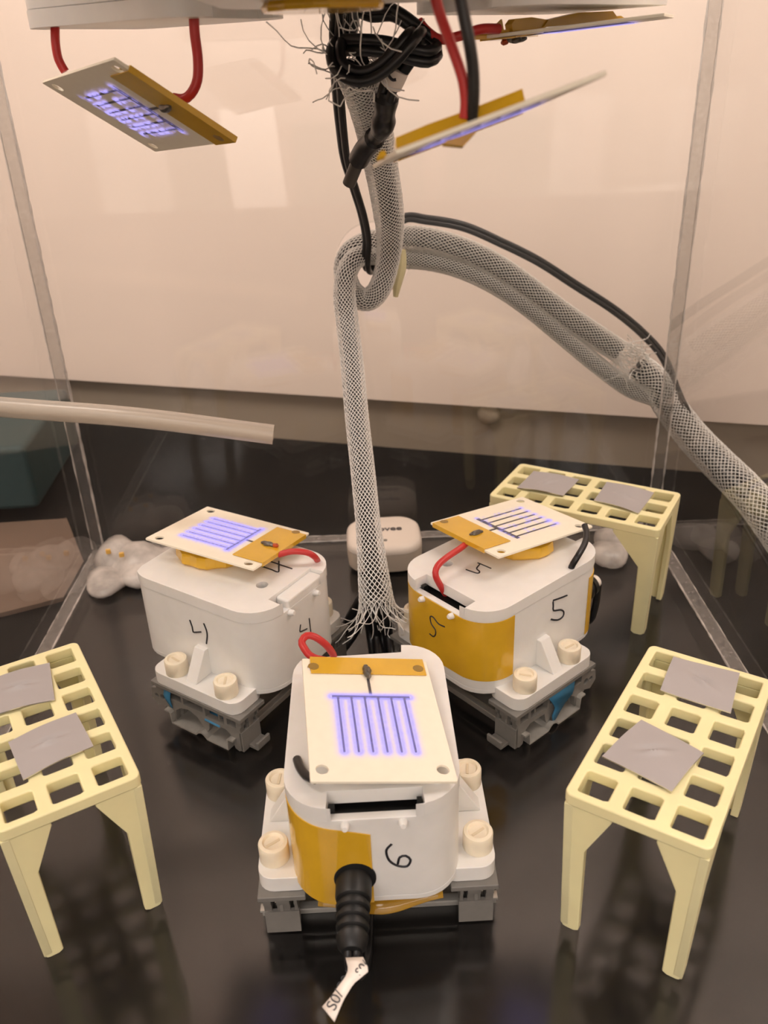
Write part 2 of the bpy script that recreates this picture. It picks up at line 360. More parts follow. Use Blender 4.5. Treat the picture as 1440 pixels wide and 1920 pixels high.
# coated metal squares lying on the racks
def swatch(k, pts, label, seed, lift=.04):
    if k == 'B':
        o_ = Vector((7.432, 54.896, 0)); A = Vector((math.cos(-.537), math.sin(-.537), 0)); Bv = Vector((-A.y, A.x, 0))
    else:
        x, y, t = pR if k == 'R' else pL
        o_ = Vector((x, y, 0)); A = Vector((-math.sin(t), math.cos(t), 0)); Bv = Vector((math.cos(t), math.sin(t), 0))
    C = [o_+A*a+Bv*b for a, b in pts]; cen = sum(C, Vector())/4; n = 28; g = random.Random(seed); ph = g.uniform(0, 6)
    dirw = Vector((math.cos(ph), math.sin(ph)))
    v = []; f = []
    for top in (1, 0):
        for i in range(n+1):
            for j in range(n+1):
                u, w_ = i/n, j/n
                p = C[0]*(1-u)*(1-w_)+C[1]*u*(1-w_)+C[2]*u*w_+C[3]*(1-u)*w_
                uu, ww = u-.5, w_-.5
                s1 = uu*dirw.x+ww*dirw.y; s2 = -uu*dirw.y+ww*dirw.x
                z = RH+.06+lift+.05*math.sin(3*uu+ph)+.06*math.cos(5*ww) 
                z += .16*math.exp(-((s1/.16)**2+(s2/.05)**2))-.14*math.exp(-((s1/.2)**2+((s2-.08)/.05)**2))
                v.append((p.x-cen.x, p.y-cen.y, z+(.06 if top else 0)))
    m = (n+1)**2
    for i in range(n):
        for j in range(n):
            a = i*(n+1)+j; f.append((a, a+n+1, a+n+2, a+1)); f.append((m+a, m+a+1, m+a+n+2, m+a+n+1))
    for i in range(n):
        for a, b in ((i, i+1), (i+n*(n+1), i+1+n*(n+1))): f.append((a, b, b+m, a+m))
        for a, b in ((i*(n+1), (i+1)*(n+1)), (i*(n+1)+n, (i+1)*(n+1)+n)): f.append((a, b, b+m, a+m))
    ob = B().add(v, f).build('coated_square', 'swatch', recalc=True)
    ob.location = Vector((cen.x, cen.y, 0))*S
    ob.data.materials.append(M['alu'])
    for p_ in ob.data.polygons[2*n*n:]: p_.material_index = 1
    return tag(ob, label, 'metal plate', 'grey coated squares on the racks')
swatch('R', [(2.77, .69), (2.16, 3.91), (5.1, 4.47), (5.94, 1.43)], 'grey coated square turned on the middle of the front right rack', 1)
swatch('R', [(8.41, 1.57), (8.28, 4.88), (11.49, 4.57), (11.34, 1.37)], 'grey coated square at the far end of the front right rack', 2, .1)
swatch('L', [(5.41, 1.44), (2.48, 1.58), (2.93, 4.78), (5.8, 4.64)], 'grey coated square on the middle of the left rack', 3)
swatch('L', [(10.88, 1.26), (7.79, 1.0), (7.34, 3.97), (10.64, 4.4)], 'grey coated square at the far end of the left rack, cut by the picture edge', 4)
swatch('B', [(1.48, 1.71), (1.47, 5.0), (4.95, 5.05), (4.84, 1.88)], 'grey coated square on the left half of the far rack', 5)
swatch('B', [(6.94, 2.2), (6.87, 5.4), (10.31, 5.14), (10.18, 1.63)], 'grey coated square on the right half of the far rack', 6)
# ------------------------------------------------------------------ housings on rails
BA, BBd, CR = 7.53, 10.87, 2.0
ZB, ZS, ZT = 3.2, 8.26, 9.0
def wrap_tape(par, s0, s1, zlo, zhi, off=.05, name='tape', mtl='tape'):
    """tape following the rounded-rectangle side wall; s runs along the outline polyline from index fraction"""
    out = rr(BA+2*off, BBd+2*off, CR+off, 10); inn = rr(BA+.01, BBd+.01, CR, 10)
    # perimeter param
    L = [0]
    for i in range(len(out)): L.append(L[-1]+math.dist(out[i], out[(i+1) % len(out)]))
    tot = L[-1]
    def P(poly, s):
        s = s % tot; i = max(k for k in range(len(out)) if L[k] <= s+1e-9); t = (s-L[i])/max(1e-9, L[i+1]-L[i])
        a, b = poly[i], poly[(i+1) % len(out)]; return (a[0]+(b[0]-a[0])*t, a[1]+(b[1]-a[1])*t)
    n = 60; v = []; f = []
    for i in range(n+1):
        t = i/n; s = s0+(s1-s0)*t; po = P(out, s); pi = P(inn, s)
        for p, z in ((po, zlo(t)), (po, zhi(t)), (pi, zhi(t)), (pi, zlo(t))): v.append((p[0], p[1], z))
    for i in range(n):
        for k in range(4):
            k2 = (k+1) % 4; f.append((4*i+k, 4*i+k2, 4*i+4+k2, 4*i+4+k))
    f += [(0, 1, 2, 3), (4*n+3, 4*n+2, 4*n+1, 4*n)]
    return B().add(v, f).build(name, mtl, par, recalc=True)
def s_of(x, y):
    out = rr(BA+.1, BBd+.1, CR+.05, 10); best = None; L = 0
    for i in range(len(out)):
        a, b = out[i], out[(i+1) % len(out)]; d = math.dist(a, b); 
        for k in range(20):
            t = k/20; q = (a[0]+(b[0]-a[0])*t, a[1]+(b[1]-a[1])*t); e = math.dist(q, (x, y))
            if best is None or e < best[0]: best = (e, L+d*t)
        L += d
    return best[1]
def stroke(par, pts, r=.055, label=None):
    B().tube(spline(pts, .12), r, 6).build('marker_stroke', 'ink', par, label=label)
clip_prof = [(-4.45, 2.45), (2.55, 2.45), (2.55, 2.1), (3.0, 1.95), (3.1, 1.2), (2.6, .75), (2.0, .95), (1.75, .6), (1.5, .12), (1.15, .1), (1.05, .95), (.6, 1.3), (-.1, 1.48), (-.8, 1.2), (-1.25, .6), (-1.5, .35), (-1.7, .7), (-1.8, 1.25), (-3.1, 1.3), (-3.5, 1.0), (-3.7, .1), (-4.0, 0), (-4.3, .2), (-4.3, 1.85), (-4.45, 2.05)]
def hid(p): return p
def unit(name, loc, yaw, label, holes=(), num=None, upper=False, nofoot=False, group='white housings on rails'):
    o = empty(name, loc, yaw, label, 'device', group)
    if upper: o.rotation_euler = (PI, 0, yaw)
    outer = rr(BA, BBd, CR); inner = rr(BA-.8, BBd-.8, CR-.4)
    B().plate(outer, [inner], ZB+.3, ZS).plate(outer, [], ZB, ZB+.31).build('body', 'white', o, bevel=.12)
    # lid: cut back over the cable slot (y-) and the rear notch (y+)
    lo = []
    for p in rr(BA+.08, BBd+.08, CR+.04, 8): lo.append(p)
    yb = BBd/2+.04
    # order of rr: +x+y corner, -x+y corner, -x-y corner, +x-y corner
    top = [p for p in lo[:9]]+[(1.75, yb), (1.72, yb-.62), (-2.9, yb-.7)]+[(p[0], p[1]) for p in lo[9:18] if p[1] < yb-.72]+lo[18:27]+[(-1.95, -yb), (-1.9, -yb+.95), (2.1, -yb+.95), (2.15, -yb)]+lo[27:]
    lid = B().plate(top, [circ(*h, .36, 20) for h in holes], ZS+.02, ZT).build('lid', 'white', o, bevel=.22, seg=3)
    # black block added to keep the slot dark, black slot ends, lid pegs
    B().plate(rr(BA-1.4, BBd-1.2, 1.2, 4), [], 5.0, 8.0).build('circuit_module', 'dark', o)
    for c_, d_ in (((-1.75, -4.85, 8.2), (.25, .35, .5)), ((1.95, -4.85, 8.25), (.2, .35, .7))): B().box(c_, d_).build('module_bracket', 'dark', o)
    for x in (-1.21, 1.21):
        B().lathe([(.2, 0), (.18, .3), (.12, .42)], (x, -BBd/2+.05, 8.0), (0, -1, .2), 12).build('peg', 'white', o)
    for sx in (-1, 1):
        fl = rr(2.6, 6.9, .75, 5, sx*4.15, -.85)
        B().plate(fl, [], 2.76, 3.62).build('flange', 'white', o, bevel=.12)
        gy = -.55
        B().plate([(3.7, 3.6), (5.15, 3.6), (4.05, 5.45), (3.7, 5.45)], [], -gy-.42, -gy+.42, axis='y', fn=(lambda p, sx=sx: Vector((sx*p.x, p.y, p.z)))).build('gusset', 'white', o, bevel=.05, recalc=True)
        for y in (-3.05, .95):
            s_ = B().lathe([(.62, 3.5), (.7, 3.6), (.7, 4.5), (.66, 4.58), (.5, 4.62), (.42, 4.5), (.02, 4.48)], (sx*4.72, y, 0)).build('screw', 'cream', o)
            B().box((sx*4.72, y, 4.5), (.7, .12, .05), rz=.5+y).build('screw_slot', 'slot', s_)
        c = B().plate([(-4.6, 2.45), (2.7, 2.45), (2.7, 2.75), (-4.6, 2.75)], [], 3.3, 5.5, axis='x', fn=(lambda p, sx=sx: Vector((sx*p.x, p.y, p.z)))).build('rail_clip', 'grey', o, bevel=.05, recalc=True)
        wins = [rect(-4.0, -3.3, 1.75, 2.3), rect(-3.05, -1.55, 1.6, 2.3), rect(-1.35, .25, 1.75, 2.3), rect(.45, 1.65, 1.75, 2.3), circ(2.6, 1.5, .17, 10), circ(2.1, 1.55, .22, 10)]
        fx = (lambda p, sx=sx: Vector((sx*p.x, p.y, p.z)))
        B().plate(clip_prof, wins, 4.95, 5.3, axis='x', fn=fx).build('clip_face', 'grey', c, recalc=True)
        b = B().plate([p for p in clip_prof], [], 4.1, 4.7, axis='x', fn=fx)
        b.plate(clip_prof, wins[4:], 3.75, 3.9, axis='x', fn=fx)
        b.box((sx*4.5, -4.28, .8), (1.6, .2, 1.4)).box((sx*4.5, -4.2, 1.95), (.16, .3, 1.0)).box((sx*4.5, -2.45, 1.95), (1.2, .12, 1.0)).box((sx*4.5, .35, 1.95), (1.2, .12, 1.0))
        b.build('clip_web', 'grey', c, recalc=True)
        if not nofoot: B().box((sx*4.3, -4.75, .28), (1.1, .7, .22)).box((sx*4.3, -5.05, .5), (1.1, .18, .45)).build('clip_foot', 'grey', c, bevel=.04)
    # steel top-hat rail
    pr = [(1.75, .95), (1.4, .95), (1.25, .8), (1.25, .12), (-.75, .12), (-.95, .35), (-1.25, .45), (-1.5, .35), (-1.7, .12), (-3.35, .12), (-3.35, .85), (-3.5, .95), (-3.85, .95)]
    top_ = [(p[0], p[1]-.0) for p in pr]; bot = []
    for i, p in enumerate(pr):
        a = Vector(pr[max(0, i-1)]); c2 = Vector(pr[min(len(pr)-1, i+1)]); t = (c2-a).normalized(); nrm = Vector((-t.y, t.x)); bot.append((p[0]+nrm.x*.11, max(0.01, p[1]+nrm.y*.11) if nrm.y < 0 else p[1]+nrm.y*.11))
    B().plate(top_+bot[::-1], [], -5.6, 5.6, axis='x').build('rail', 'steel', o, recalc=True)
    return o
U4 = unit('rail_housing', (-9.53, 45.97, 0), R(56), 'white box housing marked 4 on a grey clipped rail, left of the braided sleeve', holes=[(-.86, -3.2)])
U5 = unit('rail_housing', (7.08, 45.32, 0), R(-50.4), 'white box housing marked 5 with wide amber tape around its corner', holes=[(-1.95, -2.8)])
U6 = unit('rail_housing', (-1.05, 31.5, 0), R(1), 'white box housing marked 6, nearest, with a thick black plug in front', holes=[], nofoot=True)
B().plate(rect(-1.25, 2.12, -5.42, -4.5), [], 8.0, 8.8).build('slot_cover', 'white', U4, bevel=.15)
# kapton-wrapped discs under the boards, tapes, pen marks
def disc(o, cx, cy, r, h0, h1, seed, tilt=0):
    g = random.Random(seed); n = 26; v = []; f = []; rads = [r*(1+g.uniform(-.05, .05)) for _ in range(n)]
    for z, k in ((h0, .93), (h0+.2, 1.0), ((h0+h1)/2, 1.0), (h1, .97)):
        for i in range(n):
            a = 2*PI*i/n; v.append((cx+rads[i]*k*math.cos(a), cy+rads[i]*k*math.sin(a)*.95, z+tilt*math.cos(a)*(z-h0)/(h1-h0)))
    for j in range(3):
        for i in range(n): i2 = (i+1) % n; f.append((j*n+i, j*n+i2, (j+1)*n+i2, (j+1)*n+i))
    f += [tuple(reversed(range(n))), tuple(3*n+i for i in range(n))]
    B().add(v, f).build('tape_wrapped_disc', 'tape', o, angle=12)
disc(U4, .9, 1.9, 2.55, ZT-.02, 9.85, 1); disc(U5, -.75, 2.1, 2.45, ZT-.02, 9.8, 2); disc(U6, -.2, -.6, 2.1, ZT-.02, 9.25, 3)
Y0, X0 = -BBd/2, BA/2
st = lambda o, pts, r=.055: stroke(o, pts, r)
st(U4, [(-X0, .19, 7.08), (-X0, .08, 6.6), (-X0, .06, 6.26), (-X0, -.3, 6.36), (-X0, -.64, 6.51)]); st(U4, [(-X0, -.96, 7.24), (-X0, -1.1, 6.8), (-X0, -1.09, 6.39), (-X0, -.92, 5.76)])
st(U4, [(-.36, Y0, 6.65), (-.45, Y0, 6.4), (-.47, Y0, 6.19), (-.1, Y0, 6.07), (.19, Y0, 6.0)], .045); st(U4, [(.47, Y0, 6.6), (.49, Y0, 6.0), (.51, Y0, 5.41)], .045)
zt = ZT+.0
st(U4, [(.75, -1.89, zt), (.74, -2.6, zt), (.73, -3.13, zt), (1.2, -2.8, zt), (1.76, -2.35, zt)], .05); st(U4, [(1.47, -1.85, zt), (1.45, -2.8, zt), (1.44, -3.65, zt)], .05)
st(U5, [(X0, 1.61, 7.39), (X0, .95, 7.5), (X0, .29, 7.63)], .06); st(U5, [(X0, .3, 7.55), (X0, .35, 7.2), (X0, .41, 6.87), (X0, 1.1, 6.59), (X0, 1.4, 6.3), (X0, 1.35, 6.02), (X0, .97, 5.95), (X0, .55, 6.12), (X0, .21, 6.34)], .06)
YT = Y0-.05
st(U5, [(.62, YT, 6.96), (.1, YT, 6.91), (-.35, YT, 7.15), (-.61, YT, 7.05), (-.52, YT, 6.6), (-.17, YT, 6.33), (-.2, YT, 5.95), (-.4, YT, 5.75), (-.68, YT, 5.8)], .045)
st(U5, [(.32, -1.34, zt), (-.2, -1.38, zt), (-.69, -1.44, zt)], .045); st(U5, [(-.5, -1.44, zt), (-.28, -1.96, zt), (.09, -2.08, zt), (.15, -2.3, zt), (-.16, -2.4, zt), (-.64, -2.5, zt)], .045)
st(U6, [(.7, Y0, 6.72), (.47, Y0, 6.4), (.48, Y0, 6.0), (.62, Y0, 5.65), (.95, Y0, 5.37), (1.33, Y0, 5.33), (1.48, Y0, 5.69), (1.27, Y0, 5.97), (1.02, Y0, 5.89), (.93, Y0, 5.5)], .06)
# tapes
sA, sB = s_of(-X0, -1.6), s_of(X0, -3.2)
wrap_tape(U5, sA, sB, lambda t: 4.05-.1*math.sin(6*t), lambda t: 8.2, name='tape')
wrap_tape(U5, s_of(X0, 3.72), s_of(-X0, 3.0), lambda t: 3.5, lambda t: 7.7, name='tape')
wrap_tape(U6, s_of(-X0, -2.4), s_of(-.22, Y0), lambda t: 3.2+.25*math.sin(5*t)*(1-t)+.0*t, lambda t: 8.2-.85*t**2.0, name='tape')
# loose tape under the front of housing 6
v = []; f = []
for i in range(21):
    t = i/20; x = -2.7+5.6*t; v += [(x, Y0+.9, 3.12), (x, Y0+.3-.5*math.sin(PI*(.12+.8*t))+.1*math.sin(9*t), 2.95-.25*math.sin(3*t)), ]
for i in range(20): f.append((2*i, 2*i+1, 2*i+3, 2*i+2))
o_ = B().add(v, f).build('loose_tape', 'amberfilm', U6); sm = o_.modifiers.new('s', 'SOLIDIFY'); sm.thickness = .04*S
# blue masking tape between clip and rail
def ribbon(name, m, par, L, Rr, th=.05, label=None):
    """a strip between two edge polylines"""
    L = spline(L, .2); n = len(L)-1; Rp = spline(Rr, .2); v = []; f = []
    for i in range(n+1):
        j = int(i/n*(len(Rp)-1)); v += [L[i], Rp[j]]
    for i in range(n): f.append((2*i, 2*i+1, 2*i+3, 2*i+2))
    o = B().add(v, f).build(name, m, par, label=label); s_ = o.modifiers.new('s', 'SOLIDIFY'); s_.thickness = th*S; s_.offset = 0; return o
ribbon('blue_tape', 'blue', U5, [(5.15, -1.65, 2.5), (5.4, -1.5, 2.2), (5.5, -1.1, 1.4), (5.45, -1.25, .9), (5.4, -1.1, .35)], [(5.15, 1.0, 2.5), (5.4, .8, 2.3), (5.5, .5, 1.6), (5.45, -.1, 1.2), (5.4, -.9, .3)])
ribbon('blue_tape', 'blue', U4, [(-5.3, 1.75, 2.45), (-5.4, 1.8, 1.8), (-5.4, 1.4, 1.2)], [(-5.3, 1.2, 2.45), (-5.4, 1.3, 1.7), (-5.4, 1.2, 1.1)])
ribbon('blue_tape', 'blue', U4, [(-4.8, -1.3, 1.6), (-5.4, -1.5, 1.35)], [(-4.8, -2.5, 1.6), (-5.4, -2.7, 1.3)])
# upper housings hang upside down from a plate
U1 = unit('rail_housing', (-9.53, 45.97, 47.0), R(236), 'white housing hanging upside down at the upper left above the lit board', upper=True, group='white housings hanging upside down')
U2 = unit('rail_housing', (8.2, 45.6, 46.9), R(129.6), 'white housing hanging upside down at the upper right behind the red wire', upper=True, group='white housings hanging upside down')
U3 = unit('rail_housing', (-1.05, 31.0, 46.95), R(181), 'nearest white housing hanging upside down, cut by the top of the picture', upper=True, group='white housings hanging upside down')
disc(U3, .2, 1.4, 2.0, ZT-.02, 9.3, 5)
tag(B().plate(rr(34, 36, 1), [], 47.2, 47.9, fn=lambda p: Vector((p.x-1, p.y+41, p.z))).build('mounting_plate', 'dark'), 'black plate above the picture that carries the hanging housings', 'plate')
# ------------------------------------------------------------------ glowing electrode boards
PW, PH = 6.158, 8.042
def seg_d(px_, py_, a, b):
    ax, ay = a; bx_, by_ = b; dx, dy = bx_-ax, by_-ay; t = np.clip(((px_-ax)*dx+(py_-ay)*dy)/(dx*dx+dy*dy), 0, 1)
    return np.hypot(px_-ax-t*dx, py_-ay-t*dy)
def noise2(x, y, seed):
    r = np.random.RandomState(seed); g = r.rand(64, 64); xi = np.floor(x).astype(int); yi = np.floor(y).astype(int); fx = x-xi; fy = y-yi
    q = lambda i, j: g[i % 64, j % 64]; fx = fx*fx*(3-2*fx); fy = fy*fy*(3-2*fy)
    return (q(xi, yi)*(1-fx)+q(xi+1, yi)*fx)*(1-fy)+(q(xi, yi+1)*(1-fx)+q(xi+1, yi+1)*fx)*fy
def board(label, c, Rm, mode, tape0=2.2, tx=(-2.65, 2.65), flip=1):
    mt = Matrix([list(Rm[i]) for i in range(3)]).to_4x4(); mt.translation = Vector(c)*S
    o = empty('electrode_board', label=label, cat='circuit board', group='glowing electrode boards', mtx=mt)
    hs = [circ(sx*2.56, sy*3.33, .27, 16) for sx in (-1, 1) for sy in (-1, 1)]
    B().plate(rr(PW, PH, .08, 2), hs, -.14, 0).build('board', 'board', o, bevel=.02, seg=1)
    fx = [-1.55+.62*i for i in range(6)]
    B().box((0, 1.2, .02), (3.62, .21, .05)).build('bus_bar', 'trace', o)
    for x in fx: B().box((x, -.6, .018), (.085, 3.5, .04)).build('electrode_finger', 'trace', o)
    B().box((0, 1.9, .02), (.12, 1.3, .04)).build('lead_trace', 'trace', o)
    # amber tape over the wire end: above and below the board, folded round the edge
    x0, x1 = tx
    if flip > 0:
        ring = [(tape0, .03), (tape0, .075), (PH/2+.05, .075), (PH/2+.05, -.2), (tape0+.3, -.2), (tape0+.3, -.15), (PH/2+.005, -.15), (PH/2+.005, .03)]
        tp_ = B().plate(ring, [], x0, x1, axis='x').build('tape', 'tape', o, recalc=True)
        for hx in (-2.56, 2.56):
            if x0 < hx < x1: B().lathe([(.26, .07), (.26, .082)], (hx, 3.33, 0)).build('taped_hole', 'tapedark', tp_)
    g = random.Random(5+mode); P = [(0+g.uniform(-.05, .05), 2.45+i*.14, .1+g.uniform(0, .04)) for i in range(8)]
    B().tube(spline(P, .05), lambda t: .07+.13*math.sin(PI*t), 8).build('solder_joint', 'solder', o)
    if mode == 4: B().lathe([(.06, 0), (.14, .1), (.14, .3), (.05, .4)], (.0, 3.3, .14), (0, 1, .2), 10).build('solder_lump', 'redlum', o)
    # the violet discharge around the fingers
    nx, ny = 96, 96; X = np.linspace(-2.3, 2.3, nx); Yg = np.linspace(-2.85, 1.75, ny); gx, gy = np.meshgrid(X, Yg, indexing='ij')
    d = seg_d(gx, gy, (-1.8, 1.2), (1.8, 1.2))*1.0
    for x in fx: d = np.minimum(d, seg_d(gx, gy, (x, 1.2), (x, -2.35)))
    n1 = noise2(gx*6+20, gy*6+20, mode); n2 = noise2(gx*14+20, gy*14+20, mode+9); n3 = noise2(gx*2.2+9, gy*2.2+9, mode+3)
    core = np.exp(-((d-.13)/.085)**2); halo = np.exp(-(d/.3)**2)*(1-.75*np.exp(-(d/.07)**2))
    if mode == 6: gl = .55*core*(.75+.5*n1)+.3*halo+.1*(n2 > .72)*halo
    elif mode == 4: gl = .55*core*(.7+.6*n1)+.38*halo*(.6+.8*n2)+.15*(n2 > .7)
    elif mode == 5: gl = (.45*core*(n1 > .62)*(n3 > .5)+.12*halo*(n3 > .5)*n1+.6*np.exp(-(np.minimum.reduce([np.hypot(gx-x, gy+2.35) for x in fx])/.2)**2))*1.0
    else: gl = (1.1*core*(n1 > .38)+.45*halo*n2)*(n3 > .25)*np.where(gy < .3, 1, .3)+.5*np.exp(-(np.minimum(np.hypot(gx-1.8, gy-1.2), np.hypot(gx+1.8, gy-1.2))/.16)**2)
    env = ((gx > -2.25) & (gx < 2.25) & (gy < 1.7) & (gy > -2.8)); gl = np.clip(gl*env*np.clip((.62-d)/.25, 0, 1), 0, .85)
    v = [(gx[i, j], gy[i, j], .055) for i in range(nx) for j in range(ny)]
    f = []; vals = []
    keep = gl > .01
    for i in range(nx-1):
        for j in range(ny-1):
            if keep[i, j] or keep[i+1, j+1] or keep[i+1, j] or keep[i, j+1]: f.append((i*ny+j, (i+1)*ny+j, (i+1)*ny+j+1, i*ny+j+1))
    ob = B().add(v, f).build('plasma_glow', 'glow', o, smooth=False, kind='stuff')
    a = ob.data.attributes.new('glow', 'FLOAT', 'POINT'); a.data.foreach_set('value', gl.ravel().astype(np.float32))
    return o
def wire(o, pts, r, m, name='wire', label=None):
    """pts in world working units, child of o"""
    inv = o.matrix_world.inverted() if o.rotation_euler or True else None
    bpy.context.view_layer.update(); inv = o.matrix_world.inverted()
    P = [(inv @ (Vector(p)*S))/S for p in spline(pts, .18)]
    return B().tube(P, r, 12).build(name, m, o, label=label)
R6 = [[0.9813, -0.106, 0.161], [0.1074, 0.9942, -0.0003], [-0.16, 0.0176, 0.987]]
R4 = [[-0.4666, 0.8805, 0.0834], [-0.8769, -0.4729, 0.0868], [0.1159, -0.0326, 0.9927]]
R5 = [[-0.5821, -0.8112, 0.0557], [0.8118, -0.5759, 0.0967], [-0.0464, 0.1015, 0.9938]]
R7 = [[0.6744, 0.6336, -0.3792], [0.4856, -0.7674, -0.4186], [-0.5562, 0.0981, -0.8252]]
b6 = board('cream electrode board glowing violet, lying on the nearest housing marked 6', (-.822, 30.384, 10.056), R6, 6, 2.85, (-2.7, 2.9))
b4 = board('cream electrode board with bright violet fingers above the housing marked 4', (-9.776, 47.636, 10.128), R4, 4, 1.9, (-2.6, 2.2))
b5 = board('cream electrode board with faint violet tips above the housing marked 5', (7.909, 47.402, 10.216), R5, 5, 1.95, (-1.9, 2.8))
b1 = board('cream electrode board hanging at the upper left on two red wires', (-10.584, 44.073, 34.46), R7, 7, 2.3, (-2.4, 3.05))
def frame_for(D, px_, k, rot=0):
    D = D.normalized(); v = Vector(ray(*px_)).normalized(); n = D.cross(v).normalized()
    if n.z > 0: n = -n
    n = (n-v*k); n = (n-D*n.dot(D)).normalized(); D = Matrix.Rotation(rot, 3, n) @ D; x = D.cross(n).normalized()
    return [[x[i], D[i], n[i]] for i in range(3)]
A3, B3 = at(683, 318, 28.7), at(1085, 168, 31.3)
c3 = (A3+B3)/2
R3 = frame_for(B3-A3, (884, 243), .02, R(-77))
b3 = board('cream electrode board seen edge-on, hanging right of the sleeve on red and black wires', c3, R3, 6, 2.6, (-2.3, 2.3))
A2, B2 = at(918, 71, 43.5), at(1236, 38, 48.5); c2 = (A2+B2)/2
R2 = frame_for(B2-A2, (1077, 54), .03, R(-130))
b2 = board('cream electrode board seen edge-on close under the upper right housing', c2, R2, 4, 2.4, (-2.6, 2.6))
def lbox(o, m, name, c, d, bevel=.03, rx=0):
    return B().box(c, d, mtx=Matrix.Rotation(rx, 3, 'Y')).build(name, m, o, bevel=bevel)
# tapes on the backs of the edge-on boards
def flap(o, pts, name='tape', th=.05, m='tape'):
    bpy.context.view_layer.update(); inv = o.matrix_world.inverted()
    P = [(inv @ (Vector(p)*S))/S for p in pts]; n = len(P)//2
    v = P; f = [(i, i+1, 2*n-2-i, 2*n-1-i) for i in range(n-1)]
    ob = B().add(v, f).build(name, m, o, smooth=False); s_ = ob.modifiers.new('s', 'SOLIDIFY'); s_.thickness = th*S; s_.offset = 0; return ob
flap(b3, [at(742, 286, 29.1), at(800, 266, 29.5), at(878, 235, 30), at(983, 201, 30.6), at(977, 173, 30.9), at(875, 213, 30.3), at(800, 240, 29.8), at(740, 265, 29.4)], th=.35)
flap(b3, [at(830, 272, 29.2), at(868, 276, 29.4), at(892, 250, 29.6), at(880, 252, 29.6), at(850, 262, 29.4), at(835, 266, 29.3)], th=.2)
flap(b3, [at(706, 300, 28.7), at(726, 294, 28.8), at(722, 284, 29.0), at(713, 286, 29)], th=.1)
for k, (pp, th) in enumerate([([(860, 76), (960, 72), (1010, 62), (950, 55), (870, 66), (862, 70)], .12), ([(930, 57), (944, 58), (940, 36), (932, 44)], .1), ([(955, 59), (1010, 56), (1035, 40), (990, 33), (960, 36), (953, 46)], .5),
                  ([(1010, 52), (1090, 45), (1150, 36), (1140, 22), (1075, 25), (1020, 38)], .7), ([(1140, 38), (1170, 36), (1160, 30), (1142, 32)], .3)]):
    flap(b2, [at(x, y, 44.3+(x-900)*.016) for x, y in pp], th=th)
# wires of the boards
wire(b4, [atz(522, 1040, 9.9), atz(548, 1034, 10.1), atz(575, 1036, 10.0), atz(590, 1044, 9.6), atz(597, 1054, 8.7)], .19, 'red')
wire(b5, [atz(884, 1010, 10.3), atz(866, 1026, 10.3), atz(838, 1045, 10.2), atz(820, 1062, 10.0), atz(817, 1080, 9.6), atz(830, 1105, 8.5), atz(836, 1115, 8.0)], .19, 'red')
wire(b5, [atz(1096, 985, 10.6), atz(1100, 1000, 10.4), atz(1096, 1020, 10.1), atz(1082, 1045, 9.7), atz(1072, 1062, 9.1), atz(1069, 1078, 8.4)], .19, 'black')
wire(b6, [(-2.2, 34.4, 9.95), atz(590, 1234, 10.2), atz(570, 1215, 10.5), atz(566, 1202, 10.6), atz(575, 1192, 10.7), atz(590, 1194, 10.6), atz(610, 1208, 10.1), atz(624, 1226, 9.2), atz(627, 1240, 8.3)], .19, 'red')
wire(b6, [atz(557, 1424, 9.05), atz(563, 1440, 9.3), atz(575, 1455, 9.5), atz(592, 1462, 9.6)], .2, 'black')
wire(b1, [at(101, 10, 45.5), at(103, 40, 45.3), at(104, 80, 45), at(110, 112, 45), at(122, 134, 45)], .2, 'red')
wire(b1, [at(369, -8, 42.5), at(364, 20, 42.5), at(365, 60, 42.5), at(371, 110, 42.6), at(370, 150, 42.6), at(358, 176, 42.6), at(343, 186, 42.7), at(325, 184, 42.8)], .22, 'red')
wire(b3, [at(815, -10, 30.5), at(826, 30, 30.5), at(848, 90, 30.2), at(868, 150, 30), at(873, 195, 30), at(870, 222, 30)], .17, 'red')
wire(b3, [at(862, -12, 29.6), at(870, 30, 29.6), at(880, 80, 29.6), at(887, 130, 29.7), at(888, 180, 29.8), at(884, 228, 30)], .19, 'black')
wire(b2, [at(785, 40, 44), at(800, 58, 43.8), at(825, 74, 43.6), at(860, 68, 43.4), at(900, 55, 43.5), at(935, 54, 44.2)], .21, 'red')
# ------------------------------------------------------------------ plugs and tag
pl = empty('power_plug', (0, 0, 0), 0, 'thick ribbed black plug with a printed white tag, pushed into the nearest housing', 'plug')
A_ = Vector((-1.95, 26.9, 4.75)); E_ = at(660, 1785, 22.8); D_ = (E_-A_); Ln = D_.length
prof = [(.72, -.8), (.78, 0), (.78, Ln*.42)]
for i in range(4):
    h = Ln*(.45+.11*i); prof += [(.74-.02*i, h), (.6-.02*i, h+.08), (.6-.02*i, h+.2), (.74-.02*i, h+.28)]
prof += [(.6, Ln*.95), (.42, Ln)]
B().lathe(prof, A_, D_).build('plug_body', 'dark', pl)
Bk = B().lathe([(.86, -.02), (.92, .05), (.92, .12), (.8, .14)], (-1.05+Y0*-.0174-.95, 31.5+Y0+.03, 4.8), (0.0174, -1, 0)).build('socket_rim', 'dark', pl)
cable_pts = [E_-D_*.05, E_+Vector((.02, -.15, -.3)), E_+Vector((.05, -.1, -1.0)), E_+Vector((.1, .5, -2.2)), Vector((E_.x+.3, 25.5, .4)), Vector((E_.x+.4, 29, .3))]
for dx in (-.17, .17):
    B().tube(spline([p+Vector((dx, 0, 0)) for p in cable_pts], .2), .19, 10).build('cable', 'black', pl)
